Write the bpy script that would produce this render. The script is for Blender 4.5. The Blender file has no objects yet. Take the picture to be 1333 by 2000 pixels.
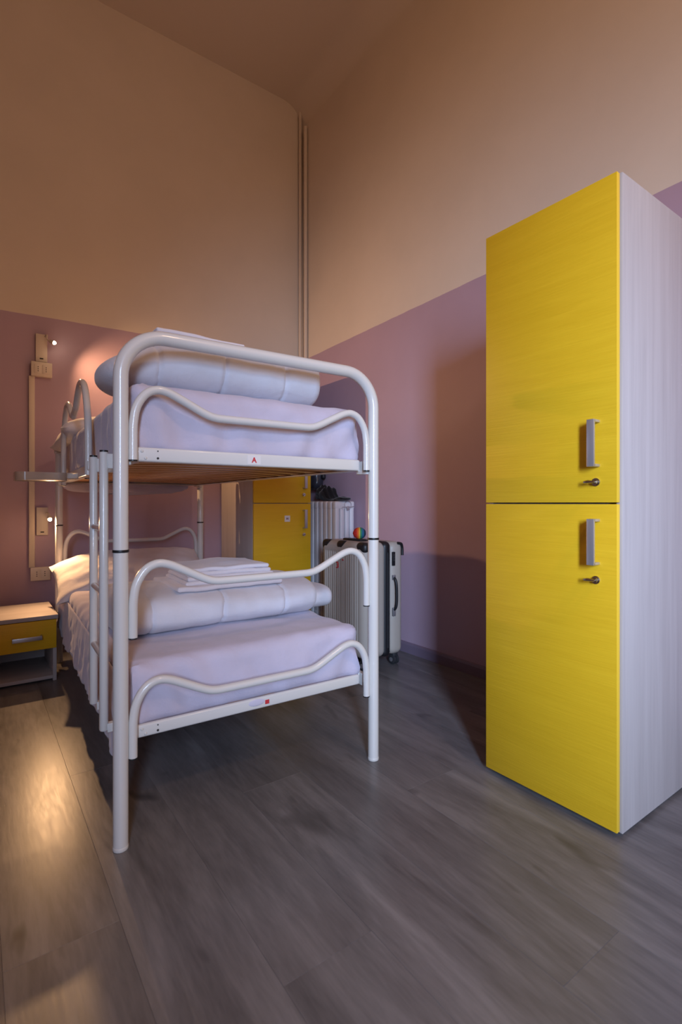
import bpy, bmesh, math, random
from mathutils import Vector, Matrix, noise

random.seed(7)
SC = bpy.context.scene
COL = SC.collection
PI = math.pi
R = math.radians

# ------------------------------------------------------------------ camera
CAM_H = 0.97
cam = bpy.data.cameras.new('camera')
cam.sensor_fit = 'HORIZONTAL'
cam.sensor_width = 24.0
cam.lens = 992.0 / 1333.0 * 24.0
cam.shift_y = -17.0 / 1333.0
cam.clip_start = 0.02
cam.dof.use_dof = True
cam.dof.focus_distance = 2.25
cam.dof.aperture_fstop = 3.2
camo = bpy.data.objects.new('camera', cam)
COL.objects.link(camo)
camo.location = (0, 0, CAM_H)
camo.rotation_euler = (R(90), 0, R(-35.84))
SC.camera = camo

# ------------------------------------------------------------------ world, lights, exposure
SC.view_settings.view_transform = 'Standard'
SC.view_settings.look = 'None'
SC.view_settings.exposure = 0.0
SC.view_settings.gamma = 1.0
SC.view_settings.use_curve_mapping = False
wd = bpy.data.worlds.new('world')
SC.world = wd
wd.use_nodes = True
wd.node_tree.nodes['Background'].inputs[0].default_value = (0.45, 0.6, 1.0, 1)
wd.node_tree.nodes['Background'].inputs[1].default_value = 0.15


def light(name, kind, loc, energy, color, aim=None, **kw):
    d = bpy.data.lights.new(name, kind)
    d.energy = energy
    d.color = color
    for k, v in kw.items():
        setattr(d, k, v)
    o = bpy.data.objects.new(name, d)
    COL.objects.link(o)
    o.location = loc
    if aim is not None:
        o.rotation_euler = (Vector(aim) - Vector(loc)).to_track_quat('-Z', 'Y').to_euler()
    return o


# daylight in the opening of the rear window
light('window_daylight', 'AREA', (-0.92, -2.16, 1.75), 29.0, (0.53, 0.70, 1.0), aim=(1.60, 0.85, 0.85),
      shape='RECTANGLE', size=0.42, size_y=1.5, spread=R(58))
# added warm fill light behind the camera, no fixture, brightens the upper walls
light('warm_fill', 'POINT', (1.10, -0.95, 3.20), 47.0, (1.0, 0.66, 0.43), shadow_soft_size=0.12)


# ------------------------------------------------------------------ materials
def mat(name, base=(0.8, 0.8, 0.8), rough=0.5, metal=0.0, coat=0.0, spec=0.5, sheen=0.0):
    m = bpy.data.materials.new(name)
    m.use_nodes = True
    b = m.node_tree.nodes['Principled BSDF']
    b.inputs['Base Color'].default_value = (*base, 1)
    b.inputs['Roughness'].default_value = rough
    b.inputs['Metallic'].default_value = metal
    b.inputs['Coat Weight'].default_value = coat
    b.inputs['Coat Roughness'].default_value = 0.08
    b.inputs['Specular IOR Level'].default_value = spec
    b.inputs['Sheen Weight'].default_value = sheen
    return m


class NT:
    def __init__(self, m):
        self.t = m.node_tree
        self.b = self.t.nodes['Principled BSDF']

    def n(self, typ, **kw):
        x = self.t.nodes.new(typ)
        for k, v in kw.items():
            if k.startswith('i_'):
                x.inputs[k[2:].replace('_', ' ')].default_value = v
            else:
                setattr(x, k, v)
        return x

    def l(self, a, b):
        self.t.links.new(a, b)

    def coords(self, scale=(1, 1, 1), out='Object'):
        tc = self.n('ShaderNodeTexCoord')
        mp = self.n('ShaderNodeMapping')
        mp.inputs['Scale'].default_value = scale
        self.l(tc.outputs[out], mp.inputs['Vector'])
        return mp.outputs['Vector']

    def noise(self, vec, scale, detail=3.0, rough=0.5, dist=0.0):
        x = self.n('ShaderNodeTexNoise')
        x.inputs['Scale'].default_value = scale
        x.inputs['Detail'].default_value = detail
        x.inputs['Roughness'].default_value = rough
        x.inputs['Distortion'].default_value = dist
        self.l(vec, x.inputs['Vector'])
        return x.outputs['Fac']

    def ramp(self, fac, stops):
        x = self.n('ShaderNodeValToRGB')
        e = x.color_ramp.elements
        while len(e) < len(stops):
            e.new(0.5)
        for i, (p, c) in enumerate(stops):
            e[i].position = p
            e[i].color = (*c, 1) if len(c) == 3 else c
        self.l(fac, x.inputs['Fac'])
        return x.outputs['Color']

    def bump(self, fac, strength, dist=0.002):
        x = self.n('ShaderNodeBump')
        x.inputs['Strength'].default_value = strength
        x.inputs['Distance'].default_value = dist
        self.l(fac, x.inputs['Height'])
        self.l(x.outputs['Normal'], self.b.inputs['Normal'])

    def math(self, op, a, b):
        x = self.n('ShaderNodeMath', operation=op)
        for i, v in enumerate((a, b)):
            if isinstance(v, (int, float)):
                x.inputs[i].default_value = v
            else:
                self.l(v, x.inputs[i])
        return x.outputs[0]

    def mix(self, fac, a, b, blend='MIX'):
        x = self.n('ShaderNodeMix', data_type='RGBA', blend_type=blend)
        for s, v in ((x.inputs[0], fac), (x.inputs[6], a), (x.inputs[7], b)):
            if isinstance(v, (int, float)):
                s.default_value = v
            elif isinstance(v, tuple):
                s.default_value = (*v, 1)
            else:
                self.l(v, s)
        return x.outputs[2]


CREAM = (0.74, 0.635, 0.525)
LILAC = (0.47, 0.335, 0.42)


def wall_mat(name, axis, z0, slope):
    """cream plaster above a painted lilac dado; the paint edge runs along z = z0 + slope * axis"""
    m = mat(name, CREAM, 0.7, spec=0.25)
    t = NT(m)
    tc = t.n('ShaderNodeTexCoord')
    sp = t.n('ShaderNodeSeparateXYZ')
    t.l(tc.outputs['Object'], sp.inputs[0])
    wob = t.math('MULTIPLY', t.math('SUBTRACT', t.noise(tc.outputs['Object'], 9.0, 2.0), 0.5), 0.008)
    edge = t.math('ADD', t.math('ADD', t.math('MULTIPLY', sp.outputs[axis], slope), z0), wob)
    up = t.math('GREATER_THAN', sp.outputs['Z'], edge)
    blot = t.noise(tc.outputs['Object'], 1.7, 4.0, 0.6)
    cr = t.ramp(blot, [(0.3, tuple(c * 0.95 for c in CREAM)), (0.75, tuple(min(1, c * 1.03) for c in CREAM))])
    li = t.ramp(blot, [(0.3, tuple(c * 0.95 for c in LILAC)), (0.75, tuple(c * 1.04 for c in LILAC))])
    t.l(t.mix(up, li, cr), t.b.inputs['Base Color'])
    t.l(t.math('ADD', t.math('MULTIPLY', up, 0.22), 0.5), t.b.inputs['Roughness'])
    t.bump(t.noise(tc.outputs['Object'], 60.0, 4.0, 0.6), 0.12, 0.003)
    return m


M_WALL_L = wall_mat('painted_plaster_left', 'X', 2.155, 0.0185)
M_WALL_R = wall_mat('painted_plaster_right', 'Y', 2.274, -0.0211)
M_WALL = wall_mat('painted_plaster', 'X', 2.22, 0.0)
M_CEIL = mat('ceiling_plaster', (0.74, 0.635, 0.525), 0.8, spec=0.2)
t = NT(M_CEIL)
t.bump(t.noise(t.coords(), 50.0, 4.0, 0.6), 0.10, 0.003)
M_BASE = mat('painted_baseboard', (0.20, 0.15, 0.21), 0.45)
M_TRIMWOOD = mat('grey_trim', (0.30, 0.27, 0.27), 0.5)


def floor_mat():
    m = mat('grey_oak_plank', (0.12, 0.11, 0.11), 0.42, spec=0.45)
    t = NT(m)
    oi = t.n('ShaderNodeObjectInfo')
    tc = t.n('ShaderNodeTexCoord')
    off = t.n('ShaderNodeVectorMath', operation='SCALE')
    comb = t.n('ShaderNodeCombineXYZ')
    t.l(oi.outputs['Random'], comb.inputs[0])
    t.l(oi.outputs['Random'], comb.inputs[1])
    t.l(oi.outputs['Random'], comb.inputs[2])
    t.l(comb.outputs[0], off.inputs[0])
    off.inputs['Scale'].default_value = 37.0
    add = t.n('ShaderNodeVectorMath', operation='ADD')
    t.l(tc.outputs['Object'], add.inputs[0])
    t.l(off.outputs[0], add.inputs[1])
    mp = t.n('ShaderNodeMapping')
    mp.inputs['Scale'].default_value = (1.0, 0.13, 1.0)
    t.l(add.outputs[0], mp.inputs['Vector'])
    big = t.noise(mp.outputs['Vector'], 9.0, 4.0, 0.55, 0.9)
    fine = t.noise(mp.outputs['Vector'], 90.0, 5.0, 0.6, 0.3)
    mp2 = t.n('ShaderNodeMapping')
    mp2.inputs['Scale'].default_value = (1.0, 0.45, 1.0)
    t.l(add.outputs[0], mp2.inputs['Vector'])
    knot = t.noise(mp2.outputs['Vector'], 7.0, 2.0, 0.5, 0.5)
    c1 = t.ramp(big, [(0.28, (0.085, 0.079, 0.080)), (0.5, (0.165, 0.155, 0.156)), (0.72, (0.275, 0.260, 0.262))])
    c2 = t.mix(0.35, c1, t.ramp(fine, [(0.3, (0.09, 0.084, 0.084)), (0.7, (0.22, 0.208, 0.208))]))
    c3 = t.mix(t.ramp(knot, [(0.66, (0, 0, 0)), (0.78, (1, 1, 1))]), c2, (0.050, 0.045, 0.043))
    tone = t.math('ADD', t.math('MULTIPLY', oi.outputs['Random'], 0.22), 0.89)
    hv = t.n('ShaderNodeHueSaturation')
    t.l(c3, hv.inputs['Color'])
    t.l(tone, hv.inputs['Value'])
    t.l(hv.outputs[0], t.b.inputs['Base Color'])
    t.l(t.math('ADD', t.math('MULTIPLY', fine, 0.14), 0.25), t.b.inputs['Roughness'])
    t.bump(fine, 0.10, 0.0015)
    return m


M_PLANK = floor_mat()
M_SUB = mat('underlay', (0.05, 0.045, 0.042), 0.9)
M_WHITE = mat('white_enamelled_steel', (0.74, 0.715, 0.68), 0.28, coat=0.5)
M_BLACK = mat('black_plastic', (0.012, 0.012, 0.014), 0.45)
M_DARK = mat('dark_slot', (0.02, 0.018, 0.016), 0.6)
M_RED = mat('red_print', (0.60, 0.035, 0.045), 0.6)
M_PAPER = mat('white_sticker', (0.80, 0.76, 0.74), 0.5)
M_CLEAR = mat('pale_film', (0.66, 0.62, 0.74), 0.25)
M_ALU = mat('brushed_aluminium', (0.55, 0.53, 0.55), 0.35, metal=0.75)
M_CHROME = mat('chrome', (0.62, 0.58, 0.52), 0.2, metal=1.0)
M_PLATE = mat('cream_plastic', (0.70, 0.60, 0.50), 0.4)
M_PIPE = mat('cream_painted_pipe', (0.70, 0.585, 0.47), 0.5)
M_RAD = mat('white_radiator_enamel', (0.74, 0.71, 0.74), 0.35)
M_RAINBOW = None


def fabric(name, base, scale=420.0):
    m = mat(name, base, 0.9, spec=0.15, sheen=0.25)
    t = NT(m)
    v = t.coords()
    b = t.noise(v, 6.0, 4.0, 0.6)
    t.l(t.ramp(b, [(0.3, tuple(c * 0.95 for c in base)), (0.7, tuple(min(1, c * 1.03) for c in base))]),
        t.b.inputs['Base Color'])
    t.bump(t.math('ADD', t.math('MULTIPLY', t.noise(v, scale, 2.0), 0.12), t.noise(v, 16.0, 5.0, 0.6, 0.6)), 0.50, 0.006)
    return m


M_SHEET = fabric('lilac_white_sheet', (0.60, 0.545, 0.655))
M_DUVET = fabric('white_duvet', (0.72, 0.71, 0.77))
M_TOWEL = fabric('pale_linen', (0.78, 0.74, 0.79), 700.0)
M_PILLOW = fabric('pale_pillow_linen', (0.80, 0.74, 0.74))
M_BAG = fabric('black_nylon', (0.010, 0.010, 0.012))


def yellow_mat():
    m = mat('yellow_grained_laminate', (0.80, 0.46, 0.012), 0.42, spec=0.35)
    t = NT(m)
    v = t.coords((1.0, 1.5, 40.0))
    g = t.noise(v, 6.0, 4.0, 0.6, 0.25)
    v2 = t.coords((1.0, 0.8, 9.0))
    g2 = t.noise(v2, 3.0, 3.0, 0.5, 0.6)
    c = t.mix(0.5, t.ramp(g, [(0.3, (0.69, 0.395, 0.012)), (0.7, (0.79, 0.475, 0.018))]),
              t.ramp(g2, [(0.3, (0.70, 0.405, 0.012)), (0.7, (0.78, 0.47, 0.018))]))
    t.l(c, t.b.inputs['Base Color'])
    t.bump(g, 0.35, 0.002)
    return m


M_YEL = yellow_mat()
M_YEDGE = mat('yellow_edge_band', (0.88, 0.56, 0.03), 0.4)


def pale_wood(name, sc):
    m = mat(name, (0.62, 0.53, 0.50), 0.5, spec=0.3)
    t = NT(m)
    g = t.noise(t.coords(sc), 7.0, 5.0, 0.6, 0.3)
    g2 = t.noise(t.coords(tuple(0.25 * s for s in sc)), 9.0, 3.0, 0.5, 0.4)
    c = t.mix(0.5, t.ramp(g, [(0.28, (0.40, 0.355, 0.345)), (0.5, (0.475, 0.425, 0.412)), (0.75, (0.53, 0.48, 0.465))]),
              t.ramp(g2, [(0.3, (0.42, 0.372, 0.36)), (0.7, (0.51, 0.46, 0.447))]))
    t.l(c, t.b.inputs['Base Color'])
    t.bump(g, 0.12, 0.001)
    return m


M_LOCK = pale_wood('pale_larch_vertical', (9.0, 9.0, 0.35))
M_LOCKH = pale_wood('pale_larch_horizontal', (0.5, 9.0, 9.0))
M_LEDGE = mat('pale_edge_band', (0.62, 0.56, 0.55), 0.4)


def slat_mat():
    m = mat('varnished_beech', (0.60, 0.32, 0.12), 0.4)
    t = NT(m)
    g = t.noise(t.coords((0.8, 14.0, 14.0)), 8.0, 4.0, 0.6, 0.2)
    t.l(t.ramp(g, [(0.3, (0.54, 0.27, 0.095)), (0.7, (0.72, 0.41, 0.17))]), t.b.inputs['Base Color'])
    return m


M_SLAT = slat_mat()
M_SHELL = mat('champagne_shell', (0.47, 0.405, 0.345), 0.42, spec=0.4)
M_RUB = mat('rubber', (0.03, 0.03, 0.033), 0.6)
M_TRAY = mat('frosted_plastic', (0.74, 0.68, 0.62), 0.18, coat=0.3)
M_TRAY.node_tree.nodes['Principled BSDF'].inputs['Transmission Weight'].default_value = 0.6
M_LED = bpy.data.materials.new('led_lens')
M_LED.use_nodes = True
_nt = M_LED.node_tree
_nt.nodes.clear()
_e = _nt.nodes.new('ShaderNodeEmission')
_e.inputs[0].default_value = (1.0, 0.80, 0.52, 1)
_e.inputs[1].default_value = 60.0
_o = _nt.nodes.new('ShaderNodeOutputMaterial')
_nt.links.new(_e.outputs[0], _o.inputs[0])


def rainbow_mat():
    m = mat('rainbow_knit', (0.5, 0.1, 0.1), 0.8)
    t = NT(m)
    tc = t.n('ShaderNodeTexCoord')
    sp = t.n('ShaderNodeSeparateXYZ')
    t.l(tc.outputs['Generated'], sp.inputs[0])
    x = t.n('ShaderNodeValToRGB')
    x.color_ramp.interpolation = 'CONSTANT'
    e = x.color_ramp.elements
    cols = [(0.0, (0.55, 0.02, 0.015)), (0.30, (0.75, 0.10, 0.012)), (0.44, (0.70, 0.42, 0.03)),
            (0.55, (0.03, 0.22, 0.10)), (0.68, (0.02, 0.12, 0.22)), (0.84, (0.015, 0.03, 0.06))]
    while len(e) < len(cols):
        e.new(0.5)
    for i, (p, c) in enumerate(cols):
        e[i].position = p
        e[i].color = (*c, 1)
    t.l(sp.outputs[0], x.inputs[0])
    t.l(x.outputs[0], t.b.inputs['Base Color'])
    return m


M_RAINBOW = rainbow_mat()


# ------------------------------------------------------------------ geometry helpers
def obj(name, bm, material, parent=None, smooth=True, angle=40):
    me = bpy.data.meshes.new(name)
    bmesh.ops.recalc_face_normals(bm, faces=bm.faces)
    bm.to_mesh(me)
    bm.free()
    for mm in (material if isinstance(material, (list, tuple)) else [material]):
        me.materials.append(mm)
    if smooth:
        me.polygons.foreach_set('use_smooth', [True] * len(me.polygons))
        me.set_sharp_from_angle(angle=R(angle))
    o = bpy.data.objects.new(name, me)
    COL.objects.link(o)
    if parent is not None:
        o.parent = parent
    return o


def thing(name, label, cat, loc=(0, 0, 0), rz=0.0, group=None):
    o = bpy.data.objects.new(name, None)
    COL.objects.link(o)
    o.empty_display_size = 0.05
    o.location = loc
    o.rotation_euler = (0, 0, rz)
    tag(o, label, cat, group)
    return o


def tag(o, label, cat, group=None):
    o['label'] = label
    o['category'] = cat
    if group:
        o['group'] = group
    return o


def struct(name, bm, material, parent=None, smooth=True):
    o = obj(name, bm, material, parent, smooth)
    if parent is None:
        o['kind'] = 'structure'
    return o


def add_box(bm, x0, x1, y0, y1, z0, z1, bev=0.0, seg=2, mi=0):
    r = bmesh.ops.create_cube(bm, size=1.0)
    vs = r['verts']
    for v in vs:
        v.co = Vector(((x0 + x1) / 2 + v.co.x * (x1 - x0), (y0 + y1) / 2 + v.co.y * (y1 - y0),
                       (z0 + z1) / 2 + v.co.z * (z1 - z0)))
    es = list({e for v in vs for e in v.link_edges})
    fs = list({f for v in vs for f in v.link_faces})
    if bev > 0:
        q = bmesh.ops.bevel(bm, geom=es, offset=bev, segments=seg, affect='EDGES', profile=0.5)
        fs = list(set(q['faces']) | {f for f in fs if f.is_valid})
    for f in fs:
        f.material_index = mi
    return bm


def box(x0, x1, y0, y1, z0, z1, bev=0.0, seg=2):
    return add_box(bmesh.new(), x0, x1, y0, y1, z0, z1, bev, seg)


def add_tube(bm, pts, rad, n=16, cap=True):
    pts = [Vector(p) for p in pts]
    rads = rad if isinstance(rad, (list, tuple)) else [rad] * len(pts)
    tan = []
    for i in range(len(pts)):
        a = pts[max(0, i - 1)]
        b = pts[min(len(pts) - 1, i + 1)]
        tan.append((b - a).normalized())
    ref = Vector((0, 0, 1)) if abs(tan[0].z) < 0.9 else Vector((0, 1, 0))
    nrm = (ref - tan[0] * ref.dot(tan[0])).normalized()
    rings = []
    for i, p in enumerate(pts):
        nrm = (nrm - tan[i] * nrm.dot(tan[i])).normalized()
        bi = tan[i].cross(nrm)
        rings.append([bm.verts.new(p + (nrm * math.cos(2 * PI * k / n) + bi * math.sin(2 * PI * k / n)) * rads[i])
                      for k in range(n)])
    for a, b in zip(rings, rings[1:]):
        for k in range(n):
            bm.faces.new((a[k], a[(k + 1) % n], b[(k + 1) % n], b[k]))
    if cap:
        bm.faces.new(rings[0][::-1])
        bm.faces.new(rings[-1])
    return bm


def tube(pts, rad, n=16):
    return add_tube(bmesh.new(), pts, rad, n)


def cyl(a, b, rad, n=20, bev=0.0):
    a, b = Vector(a), Vector(b)
    if bev <= 0:
        return tube([a, b], rad, n)
    d = (b - a).normalized()
    L = (b - a).length
    pts, rs = [], []
    for s, rr in ((0, rad - bev), (bev * 0.35, rad - bev * 0.3), (bev, rad), (L - bev, rad), (L - bev * 0.35, rad - bev * 0.3), (L, rad - bev)):
        pts.append(a + d * s)
        rs.append(rr)
    return tube(pts, rs, n)


def smooth_path(pts, sub=6):
    """Catmull-Rom through the points"""
    P = [Vector(p) for p in pts]
    P = [P[0] * 2 - P[1]] + P + [P[-1] * 2 - P[-2]]
    out = []
    for i in range(1, len(P) - 2):
        for k in range(sub):
            t = k / sub
            a, b, c, d = P[i - 1], P[i], P[i + 1], P[i + 2]
            out.append(0.5 * ((2 * b) + (c - a) * t + (2 * a - 5 * b + 4 * c - d) * t * t + (3 * b - a - 3 * c + d) * t ** 3))
    out.append(P[-2])
    return out


def fillet_path(pts, rad, seg=10):
    P = [Vector(p) for p in pts]
    out = [P[0]]
    for i in range(1, len(P) - 1):
        a = (P[i - 1] - P[i]).normalized()
        b = (P[i + 1] - P[i]).normalized()
        ang = a.angle(b)
        d = rad / math.tan(ang / 2)
        c = P[i] + (a + b).normalized() * (rad / math.sin(ang / 2))
        s, e = P[i] + a * d - c, P[i] + b * d - c
        tot = s.angle(e)
        for k in range(seg + 1):
            w = k / seg
            out.append(c + (s * math.sin((1 - w) * tot) + e * math.sin(w * tot)) / math.sin(tot))
    out.append(P[-1])
    return out


def rounded_grid(hx, hy, hz, r, step=0.025, fn=None):
    """rounded box about the origin with an even grid on each face; fn(co, normal) returns a moved co"""
    bm = bmesh.new()
    cache = {}
    H = (hx, hy, hz)

    def key(p):
        return tuple(round(c, 5) for c in p)

    def line(h):
        n = max(2, int((2 * h - 2 * r) / step))
        inner = [-h + r + (2 * h - 2 * r) * i / n for i in range(n + 1)]
        k = 3
        lo = [-h + r * i / k for i in range(k)]
        hi = [h - r + r * i / k for i in range(1, k + 1)]
        return lo + inner + hi

    L = [line(h) for h in H]

    def vert(p):
        kk = key(p)
        if kk in cache:
            return cache[kk]
        q = Vector([max(-(H[i] - r), min(H[i] - r, p[i])) for i in range(3)])
        d = Vector(p) - q
        nn = d.normalized() if d.length > 1e-9 else Vector((0, 0, 1))
        # even angular spacing on the rounded rim
        m = max(abs(d.x), abs(d.y), abs(d.z)) / r
        e = Vector([math.tan(max(-1, min(1, c / r)) * PI / 4) for c in d])
        nn = e.normalized()
        co = q + nn * (r * (1.0 if m > 0.999 else m))
        if fn:
            co = fn(co, nn)
        v = bm.verts.new(co)
        cache[kk] = v
        return v

    for ax in range(3):
        u, w = (ax + 1) % 3, (ax + 2) % 3
        for sgn in (-1, 1):
            for i in range(len(L[u]) - 1):
                for j in range(len(L[w]) - 1):
                    q = []
                    for (a, b) in ((i, j), (i + 1, j), (i + 1, j + 1), (i, j + 1)):
                        p = [0, 0, 0]
                        p[ax] = sgn * H[ax]
                        p[u] = L[u][a]
                        p[w] = L[w][b]
                        q.append(vert(p))
                    if len(set(q)) == 4:
                        try:
                            bm.faces.new(q if sgn > 0 else q[::-1])
                        except ValueError:
                            pass
    return bm


def nz(x, y, z, s=1.0, o=0.0):
    return noise.noise(Vector((x * s + o, y * s + o * 0.7, z * s - o)))


def shift(bm, v):
    bmesh.ops.translate(bm, verts=bm.verts, vec=Vector(v))
    return bm


# ------------------------------------------------------------------ room shell
XR, YL = 2.29, 3.75          # right wall, left wall
XO, YR = -2.40, -2.20        # the two walls behind the camera
ZC = 4.37
struct('wall_right', box(XR, XR + 0.12, YR - 0.12, YL + 0.12, -0.05, ZC + 0.1), M_WALL_R, smooth=False)
struct('wall_left', box(XO, XR, YL, YL + 0.12, -0.05, ZC + 0.1), M_WALL_L, smooth=False)
struct('wall_opposite', box(XO - 0.12, XO, YR - 0.12, YL + 0.12, -0.05, ZC + 0.1), M_WALL, smooth=False)
bm = bmesh.new()
WX0, WX1, WZ0, WZ1 = -1.22, -0.62, 0.95, 2.60
for a in ((XO, WX0, -0.05, ZC + 0.1), (WX1, XR, -0.05, ZC + 0.1), (WX0, WX1, -0.05, WZ0), (WX0, WX1, WZ1, ZC + 0.1)):
    add_box(bm, a[0], a[1], YR - 0.12, YR, a[2], a[3])
struct('wall_rear', bm, M_WALL, smooth=False)
wf = bmesh.new()
for a in ((WX0, WX0 + 0.05, WZ0, WZ1), (WX1 - 0.05, WX1, WZ0, WZ1), (WX0, WX1, WZ0, WZ0 + 0.05), (WX0, WX1, WZ1 - 0.05, WZ1)):
    add_box(wf, a[0], a[1], YR - 0.06, YR + 0.005, a[2], a[3], 0.004)
struct('window_1', wf, M_WHITE)

# ceiling: flat, with a small rounded cove along the right wall
bm = bmesh.new()
prof = [(XO, ZC)]
CR = 0.18
for k in range(13):
    a = PI / 2 * (1 - k / 12)
    prof.append((XR - CR + CR * math.cos(a) + 0.0, ZC - CR + CR * math.sin(a)))
prof[-1] = (XR + 0.001, ZC - CR)
top = [(XR + 0.001, ZC + 0.12), (XO, ZC + 0.12)]
ring0 = [bm.verts.new((x, YR, z)) for x, z in prof + top]
ring1 = [bm.verts.new((x, YL + 0.001, z)) for x, z in prof + top]
n = len(ring0)
for k in range(n):
    bm.faces.new((ring0[k], ring0[(k + 1) % n], ring1[(k + 1) % n], ring1[k]))
bm.faces.new(ring0)
bm.faces.new(ring1[::-1])
struct('ceiling', bm, M_CEIL)

# floor: slab and separate planks laid along Y
floor = struct('floor', box(XO, XR, YR, YL, -0.06, -0.004), M_SUB, smooth=False)
PW, PLN = 0.228, 1.83
x = 0.275 - PW * 12
row = 0
meshes = {}
while x < XR:
    y = 1.26 - PLN * 3 + [0.0, 0.42, 0.80, 0.17, 0.62][(row - 11) % 5] * PLN
    while y < YL:
        a, b = max(y, YR), min(y + PLN, YL)
        xa, xb = max(x, XO), min(x + PW, XR)
        if b - a > 0.03 and xb - xa > 0.02:
            k = (round(b - a, 3), round(xb - xa, 3))
            if k not in meshes:
                hx_, hy_ = (xb - xa) / 2 - 0.00015, (b - a) / 2 - 0.00015
                pl = obj('plank', box(-hx_, hx_, -hy_, hy_, -0.004, 0.0, 0.0004, 1), M_PLANK, floor, smooth=False)
                meshes[k] = pl.data
            else:
                pl = bpy.data.objects.new('plank', meshes[k])
                COL.objects.link(pl)
                pl.parent = floor
            pl.location = ((xa + xb) / 2, (a + b) / 2, 0)
        y += PLN
    x += PW
    row += 1


def baseboard(name, a, b, nrm):
    """board from a to b (on the floor along the wall), standing off along nrm"""
    a, b, nrm = Vector(a), Vector(b), Vector(nrm)
    prof = [(0, 0), (0.014, 0), (0.014, 0.052), (0.010, 0.064), (0.004, 0.068), (0, 0.068)]
    bm = bmesh.new()
    r0 = [bm.verts.new(a + nrm * p + Vector((0, 0, q))) for p, q in prof]
    r1 = [bm.verts.new(b + nrm * p + Vector((0, 0, q))) for p, q in prof]
    n = len(prof)
    for k in range(n):
        bm.faces.new((r0[k], r0[(k + 1) % n], r1[(k + 1) % n], r1[k]))
    bm.faces.new(r0)
    bm.faces.new(r1[::-1])
    return struct(name, bm, M_BASE, smooth=False)


baseboard('baseboard_right', (XR, YR, 0), (XR, YL, 0), (-1, 0, 0))
baseboard('baseboard_left', (XO, YL, 0), (XR - 0.014, YL, 0), (0, -1, 0))

# pipes in the corner
tag(obj('riser_pipe', tube([(2.258, 3.722, 0.0), (2.258, 3.722, ZC - 0.02)], 0.013, 12), M_PIPE),
    'thin cream riser pipe tight in the corner, nearer the wall with the sockets', 'pipe')
tag(obj('riser_pipe', tube([(2.270, 3.655, 0.0), (2.270, 3.655, ZC - 0.22)], 0.0155, 12), M_PIPE),
    'thin cream riser pipe beside the corner, on the wall behind the radiator', 'pipe')

# ------------------------------------------------------------------ lockers
def locker(loc, rz, label, w, d, sticker=False):
    """local: front faces -Y at y=0, body goes to +Y, x from 0 to w"""
    t = thing('locker', label, 'locker', loc, rz)
    H, TH = 1.93, 0.018
    obj('side_panel', box(0, TH, 0.021, d, 0.012, H, 0.001), [M_LOCK], t)
    obj('side_panel', box(w - TH, w, 0.021, d, 0.012, H, 0.001), [M_LOCK], t)
    obj('top_panel', box(TH, w - TH, 0.021, d, H - TH, H, 0.001), M_LOCKH, t)
    obj('bottom_panel', box(TH, w - TH, 0.021, d, 0.012, 0.012 + TH, 0.001), M_LOCKH, t)
    obj('back_panel', box(TH, w - TH, d - 0.006, d, 0.03, H - TH), M_LOCKH, t, smooth=False)
    obj('divider', box(TH, w - TH, 0.05, d - 0.006, 0.961, 0.979), M_LOCKH, t, smooth=False)
    pb = bmesh.new()
    for (px, py) in ((0.03, 0.05), (w - 0.03, 0.05), (0.03, d - 0.03), (w - 0.03, d - 0.03)):
        add_tube(pb, [(px, py, 0.0), (px, py, 0.0125)], 0.02, 14)
    add_box(pb, 0.012, w - 0.012, 0.034, d - 0.01, 0.003, 0.0122)
    obj('base', pb, M_BLACK, t)
    for (z0, z1, hz0, hz1, kz) in ((0.018, 0.9675, 0.788, 0.924, 0.742), (0.9725, 1.927, 1.078, 1.217, 1.033)):
        db = bmesh.new()
        add_box(db, 0.002, w - 0.006, 0.0, 0.018, z0, z1, 0.0012, 2)
        for f in db.faces:
            if abs(f.normal.x) > 0.9:
                f.material_index = 1
        dr = obj('door', db, [M_YEL, M_YEDGE], t)
        hx = w - 0.066
        hb = bmesh.new()
        add_box(hb, hx - 0.011, hx + 0.011, -0.036, -0.028, hz0, hz1, 0.0012)
        add_box(hb, hx - 0.011, hx + 0.011, -0.032, 0.0005, hz0, hz0 + 0.008, 0.0012)
        add_box(hb, hx - 0.011, hx + 0.011, -0.032, 0.0005, hz1 - 0.008, hz1, 0.0012)
        obj('handle', hb, M_ALU, dr)
        lb = bmesh.new()
        lx = w - 0.066
        for (y0, y1, rr) in ((0.0005, -0.004, 0.012), (-0.004, -0.013, 0.0085)):
            add_tube(lb, [(lx, y0, kz), (lx, (y0 + y1) / 2, kz), (lx, y1, kz)], rr, 18)
        # the key turned sideways
        add_box(lb, lx - 0.004, lx + 0.004, -0.020, -0.012, kz - 0.0015, kz + 0.0015, 0.0006)
        add_tube(lb, [(lx - 0.026 + 0.0, -0.022, kz), (lx - 0.014, -0.022, kz + 0.001), (lx + 0.004, -0.020, kz)], [0.004, 0.0055, 0.003], 10)
        obj('lock', lb, M_CHROME, dr)
        if sticker and z0 < 0.5:
            sb = bmesh.new()
            add_box(sb, w * 0.565 - 0.022, w * 0.565 + 0.022, -0.0012, 0.0002, 0.838, 0.882)
            s0 = obj('sticker', sb, M_PAPER, dr, smooth=False)
            s0['label'] = 'small white square sticker with a dark mark'
            mk = bmesh.new()
            for k in range(2):
                add_box(mk, w * 0.565 - 0.008 + k * 0.011, w * 0.565 - 0.003 + k * 0.011, -0.0018, -0.001, 0.852, 0.868)
            add_box(mk, w * 0.565 - 0.008, w * 0.565 + 0.008, -0.0018, -0.001, 0.858, 0.862)
            for f in mk.faces:
                f.material_index = 0
            mo = obj('sticker_mark', mk, mat('mauve_print', (0.20, 0.05, 0.12), 0.6), dr, smooth=False)
    return t


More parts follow.
